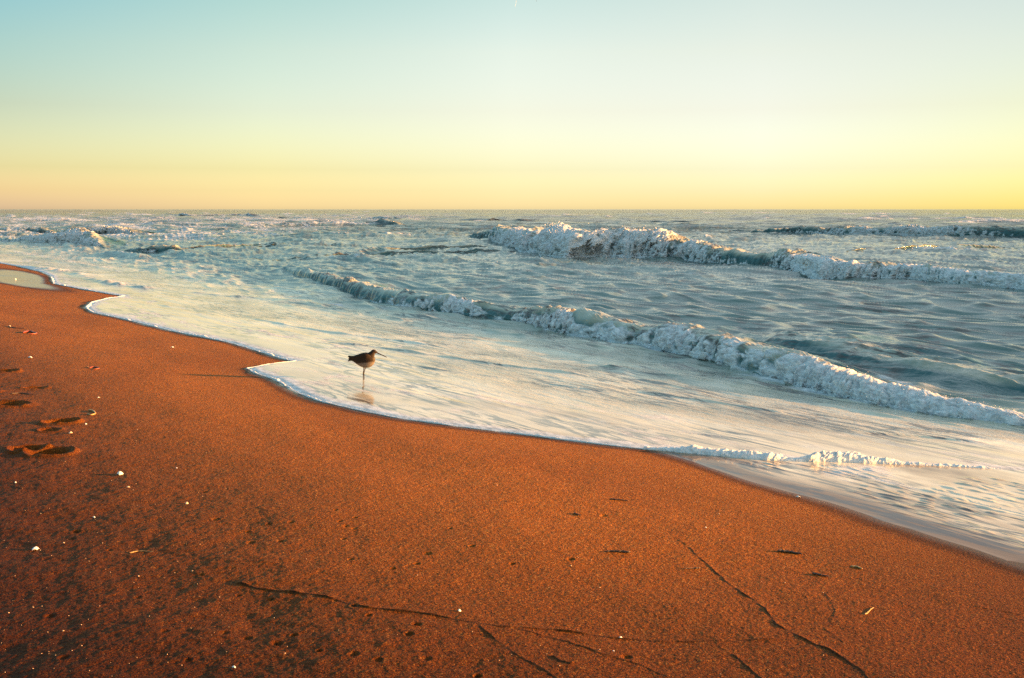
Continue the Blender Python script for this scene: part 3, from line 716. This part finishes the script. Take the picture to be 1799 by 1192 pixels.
stick([(228,969),(243,966),(270,967)], .0028, 'reed', 'thin pale reed lying on the lower left sand', REED_M, 'reed')
stick([(1520,1077),(1528,1070),(1535,1064)], .003, 'reed', 'short orange reed stalk leaning on the sand at lower right', REED_M, 'reed')
stick([(15,574),(28,577),(43,578)], .006, 'twig', 'dark thin twig on the far sand at left beside a pale shell', WOOD_M, group=g1)
stick([(20,693),(38,691),(60,694)], .005, 'twig', 'dark twig between the footprints at the left edge', WOOD_M, group=g1)
stick([(40,587),(52,584),(64,588),(50,589)], .014, 'seaweed', 'red brown clump of seaweed on the upper left sand', WEED_M, 'seaweed')
stick([(157,649),(166,647),(174,650),(163,651)], .007, 'seaweed', 'small red seaweed curl left of the shadow of the bird', WEED_M, 'seaweed')
stick([(155,722),(163,723),(167,728),(160,731),(152,729)], .007, 'seaweed', 'orange curled strand of seaweed above the largest shell', REED_M, 'seaweed')
stick([(1008,902),(1014,904),(1020,906)], .004, 'twig', 'tiny dark twig left of the thin twig near the swash', WOOD_M, group=g1)
stick([(1495,991),(1507,992),(1515,996)], .005, 'seaweed', 'small orange seaweed scrap above the orange reed at right', REED_M, 'seaweed')
# broken shell grit, too fine to count
def grit():
    Vs, Fs = [], []; k = 0
    oct_v = np.array([(1,0,0),(-1,0,0),(0,1,0),(0,-1,0),(0,0,1),(0,0,-1)], float)
    oct_f = np.array([(0,2,4),(2,1,4),(1,3,4),(3,0,4),(2,0,5),(1,2,5),(3,1,5),(0,3,5)])
    pts = []
    while len(pts) < 420:
        px, pyy = random.uniform(-150, 1950), random.uniform(560, 1260)
        if random.random() > (.25+.75*(px < 400)): continue
        x, y, z = sandhit(px, pyy); u, v = uv(x, y)
        if v-float(v_wet(np.array([u]))[0]) > -.5: continue
        pts.append((x, y))
    P = np.array(pts); z, _, _ = sand_fields(P[None, :, 0], P[None, :, 1]); z = z[0]
    for (x, y), zz in zip(pts, z):
        s = random.lognormvariate(-6.05, .45)
        R = rng.uniform(.5, 1.3, (6, 1)); V = oct_v*R*np.array([s, s*.8, s*.5])
        Vs.append(V+np.array([x, y, zz+s*.3])); Fs.append(oct_f+6*k); k += 1
    o = raw_mesh('shell_grit', np.concatenate(Vs), np.concatenate(Fs), TAN_M)
    tag(o, 'pale broken shell grit sprinkled over the sand', 'grit', kind='stuff')
grit()

# ------------------------------------------------------------------ the wading bird
def tube(V, Fq, path, radii, seg=14):
    """closed elliptical tube; radii are (in the vertical plane, sideways)"""
    P = np.array(path, float); R = np.array(radii, float); n = len(P)
    T = np.gradient(P, axis=0); T /= np.linalg.norm(T, axis=1)[:, None]
    side = np.array([0, 1., 0]); base = len(V)
    for i in range(n):
        up = np.cross(T[i], side); nrm = np.linalg.norm(up)
        up = up/nrm if nrm > 1e-3 else np.array([1., 0, 0])
        if up[2] < 0: up = -up
        s2 = np.cross(up, T[i])
        for j in range(seg):
            a = 2*math.pi*j/seg
            V.append(tuple(P[i]+up*math.cos(a)*R[i, 0]+s2*math.sin(a)*R[i, 1]))
    for i in range(n-1):
        for j in range(seg):
            k = base+i*seg+j; l = base+i*seg+(j+1) % seg
            Fq.append((k, l, l+seg, k+seg))
    Fq.append(tuple(base+j for j in range(seg))[::-1]); Fq.append(tuple(base+(n-1)*seg+j for j in range(seg)))
def smoothpath(P, n):
    P = np.array(P, float); return catmull(P, np.linspace(0, 1, n))
def make_bird():
    V, F_ = [], []
    # trunk: tail to breast
    st = smoothpath([(-.150,.228,.007,.012),(-.12,.232,.020,.022),(-.085,.230,.036,.034),(-.045,.224,.058,.050),(0,.218,.075,.058),(.04,.218,.080,.060),(.075,.228,.068,.054),(.100,.240,.044,.040),(.115,.248,.022,.022)], 30)
    tube(V, F_, [(a, 0, b) for a, b, c, d in st], [(c, d) for a, b, c, d in st], 24)
    # neck and head
    st = smoothpath([(.060,.245,.045,.038),(.080,.268,.038,.032),(.098,.290,.028,.025),(.107,.303,.0245,.021),(.120,.302,.021,.0185),(.135,.298,.013,.012),(.147,.293,.006,.006)], 22)
    tube(V, F_, [(a, 0, b) for a, b, c, d in st], [(c, d) for a, b, c, d in st], 20)
    # bill: long, straight, slightly drooping at the tip
    st = smoothpath([(.138,.296,.0078,.007),(.160,.285,.0062,.0058),(.190,.271,.0052,.0048),(.218,.258,.0048,.0045),(.243,.246,.0036,.0036)], 16)
    tube(V, F_, [(a, 0, b) for a, b, c, d in st], [(c, d) for a, b, c, d in st], 10)
    for s in (-1, 1):
        # folded wing along the flank, tip over the tail
        st = smoothpath([(.075,.252,.022,.010),(.04,.254,.036,.012),(-.01,.250,.036,.011),(-.06,.245,.026,.009),(-.105,.244,.015,.007),(-.152,.256,.007,.005)], 20)
        off = smoothpath([(.036,),(.046,),(.044,),(.034,),(.020,),(.010,)], 20)
        tube(V, F_, [(a, s*o[0], b) for (a, b, c, d), o in zip(st, off)], [(c, d) for a, b, c, d in st], 14)
        # legs: feathered thigh, shank, ankle, foot with three long toes
        hip = (.012 if s < 0 else .020, s*.022, .175); ank = (.002 if s < 0 else .006, s*.013, .088); foot = (-.001 if s < 0 else .006, s*.010, .006)
        kn = (hip[0]-.002 if s < 0 else hip[0]+.002, s*.020, .148)
        pth = smoothpath([hip, kn, ((kn[0]+ank[0])/2+.001, s*.016, .118), ank, ((ank[0]+foot[0])/2, s*.0115, .05), foot], 26)
        rr = smoothpath([(.016,), (.0085,), (.0042,), (.0050,), (.0038,), (.0040,)], 26)
        tube(V, F_, pth, [(q[0], q[0]) for q in rr], 10)
        for an, ln in ((-.45, .030), (0, .036), (.45, .031), (3.3, .012)):
            d = (math.cos(an), math.sin(an))
            tp = [(foot[0]+d[0]*ln*k, foot[1]+d[1]*ln*k, .0055-.0028*k) for k in (0, .33, .66, 1)]
            tube(V, F_, tp, [(.0032, .0034), (.0026, .003), (.0024, .0028), (.0015, .0018)], 8)
    # lower tail feathers
    st = [(-.10,.222,.012,.022),(-.13,.217,.008,.02),(-.156,.207,.005,.014)]
    tube(V, F_, [(a, 0, b) for a, b, c, d in st], [(c, d) for a, b, c, d in st], 12)
    me = bpy.data.meshes.new('shorebird_rough'); me.from_pydata([tuple(map(float, v)) for v in V], [], F_); me.update()
    o = bpy.data.objects.new('shorebird', me); col.objects.link(o)
    m = o.modifiers.new('join', 'REMESH'); m.mode = 'VOXEL'; m.voxel_size = .0016
    m = o.modifiers.new('soft', 'SMOOTH'); m.factor = .5; m.iterations = 3
    dg = bpy.context.evaluated_depsgraph_get(); ne = bpy.data.meshes.new_from_object(o.evaluated_get(dg))
    o.modifiers.clear(); o.data = ne; ne.name = 'shorebird'
    n = len(ne.vertices); c = np.empty(n*3, np.float32); ne.vertices.foreach_get('co', c); c = c.reshape(-1, 3)
    x, y, z = c.T
    # plumage: 0 brown back, 1 pale belly; horn: bill, legs and feet
    line = .192+.10*np.clip(x+.02, -.2, .2)+.006*pn3(x*60, y*60, z*60, 141)
    pale = sstep(.010, -.012, z-line)*sstep(-.14, -.06, x)
    pale = np.maximum(pale, .45*sstep(.100, .125, x)*sstep(.31, .27, z))
    horn = np.maximum(sstep(.142, .150, x), sstep(.138, .130, z))
    for nme, val in (('pale', pale), ('horn', horn)):
        at = ne.attributes.new(nme, 'FLOAT', 'POINT'); at.data.foreach_set('value', np.ascontiguousarray(val, np.float32))
    ne.polygons.foreach_set('use_smooth', np.ones(len(ne.polygons), bool))
    mt, t, b = newmat('shorebird plumage')
    tc = N(t, 'ShaderNodeTexCoord').outputs['Object']
    mp = N(t, 'ShaderNodeMapping'); mp.inputs['Scale'].default_value = (1, 2.2, 2.2); mp.inputs['Rotation'].default_value = (0, .2, 0); L(t, tc, mp.inputs[0])
    vo = N(t, 'ShaderNodeTexVoronoi'); vo.inputs['Scale'].default_value = 75; L(t, mp.outputs[0], vo.inputs['Vector'])
    br = mixc(t, maprange(t, vo.outputs['Distance'], .1, .6), (.007, .004, .0025), (.026, .014, .007))
    pl = mixc(t, noise(t, mp.outputs[0], 90, 3), (.08, .065, .052), (.22, .185, .16))
    cc = mixc(t, attr(t, 'pale'), br, pl); cc = mixc(t, attr(t, 'horn'), cc, (.03, .018, .012))
    L(t, cc, b.inputs['Base Color']); b.inputs['Roughness'].default_value = .65; b.inputs['Specular IOR Level'].default_value = .2
    L(t, bump(t, vo.outputs['Distance'], .002, .6), b.inputs['Normal'])
    ne.materials.clear(); ne.materials.append(mt)
    return o
bird = make_bird()
bx, by, bz = sandhit(638.5, 671)
bird.location = (bx, by, bz-.0+.006); bird.scale = (1.0, 1.0, 1.0)
tag(bird, 'brown long billed shorebird standing in the shallow swash facing right', 'bird')
EYE_M = simple('dark eye', (.01, .008, .006), (.015, .01, .008), 20, .5)
for s in (-1, 1):
    em = bpy.data.meshes.new('eye'); import bmesh
    bm = bmesh.new(); bmesh.ops.create_uvsphere(bm, u_segments=12, v_segments=8, radius=.0033); bm.to_mesh(em); bm.free()
    em.materials.append(EYE_M); eo = bpy.data.objects.new('eye', em); col.objects.link(eo)
    eo.parent = bird; eo.location = (.121, s*.0165, .307)

# ------------------------------------------------------------------ gull passing above the frame, only its wing tips in view
def make_gull():
    D = 60.0; k = D/FPX
    dx, dy, dz = raydir(923, -14)
    c0 = np.array([dx, dy, dz])*D/dy+np.array([0, 0, H])
    V, F_ = [], []
    st = smoothpath([(-.24,.0,.006,.03),(-.16,.0,.02,.035),(-.06,.01,.05,.05),(.06,.015,.06,.058),(.14,.025,.048,.045),(.20,.035,.035,.03),(.235,.03,.018,.016),(.285,.015,.004,.005)], 26)
    tube(V, F_, [(a, 0, b) for a, b, c, d in st], [(c, d) for a, b, c, d in st], 16)
    for s, tipx, tipz in ((1, -.05, -.50), (-1, .02, -.22)):
        # wing: root, wrist, tip as a thin cambered blade pressed down
        sp = smoothpath([(.05, .03, .03), (.09, .22, .13), (.02, .42, .02), (tipx, .56, tipz-.02+.0)], 18)
        ch = smoothpath([(.085,), (.08,), (.062,), (.028,)], 18)
        base = len(V); m = 10
        for (x, y, z), (c,) in zip(sp, ch):
            for j in range(m):
                a = 2*math.pi*j/m
                V.append((x+math.cos(a)*c, s*y, z+math.sin(a)*c*.25))
        for i in range(17):
            for j in range(m):
                F_.append((base+i*m+j, base+i*m+(j+1) % m, base+(i+1)*m+(j+1) % m, base+(i+1)*m+j))
        F_.append(tuple(base+j for j in range(m))[::-1]); F_.append(tuple(base+17*m+j for j in range(m)))
    me = bpy.data.meshes.new('gull'); me.from_pydata([tuple(map(float, v)) for v in V], [], F_); me.update()
    me.polygons.foreach_set('use_smooth', np.ones(len(me.polygons), bool))
    me.materials.append(simple('gull plumage', (.7, .68, .64), (.82, .8, .76), 12, .6))
    o = bpy.data.objects.new('gull', me); col.objects.link(o)
    # flies away from the viewer; lowest wing points reach just into the top of the frame
    o.rotation_euler = (0, 0, math.radians(90))
    x1, y1, z1 = np.array(raydir(924, -4.0))*(D/raydir(924, -4)[1])
    o.location = (x1, y1, z1+H+.02)
    tag(o, 'pale gull overhead with only its drooping sunlit wing tips in view at the top', 'gull')
make_gull()
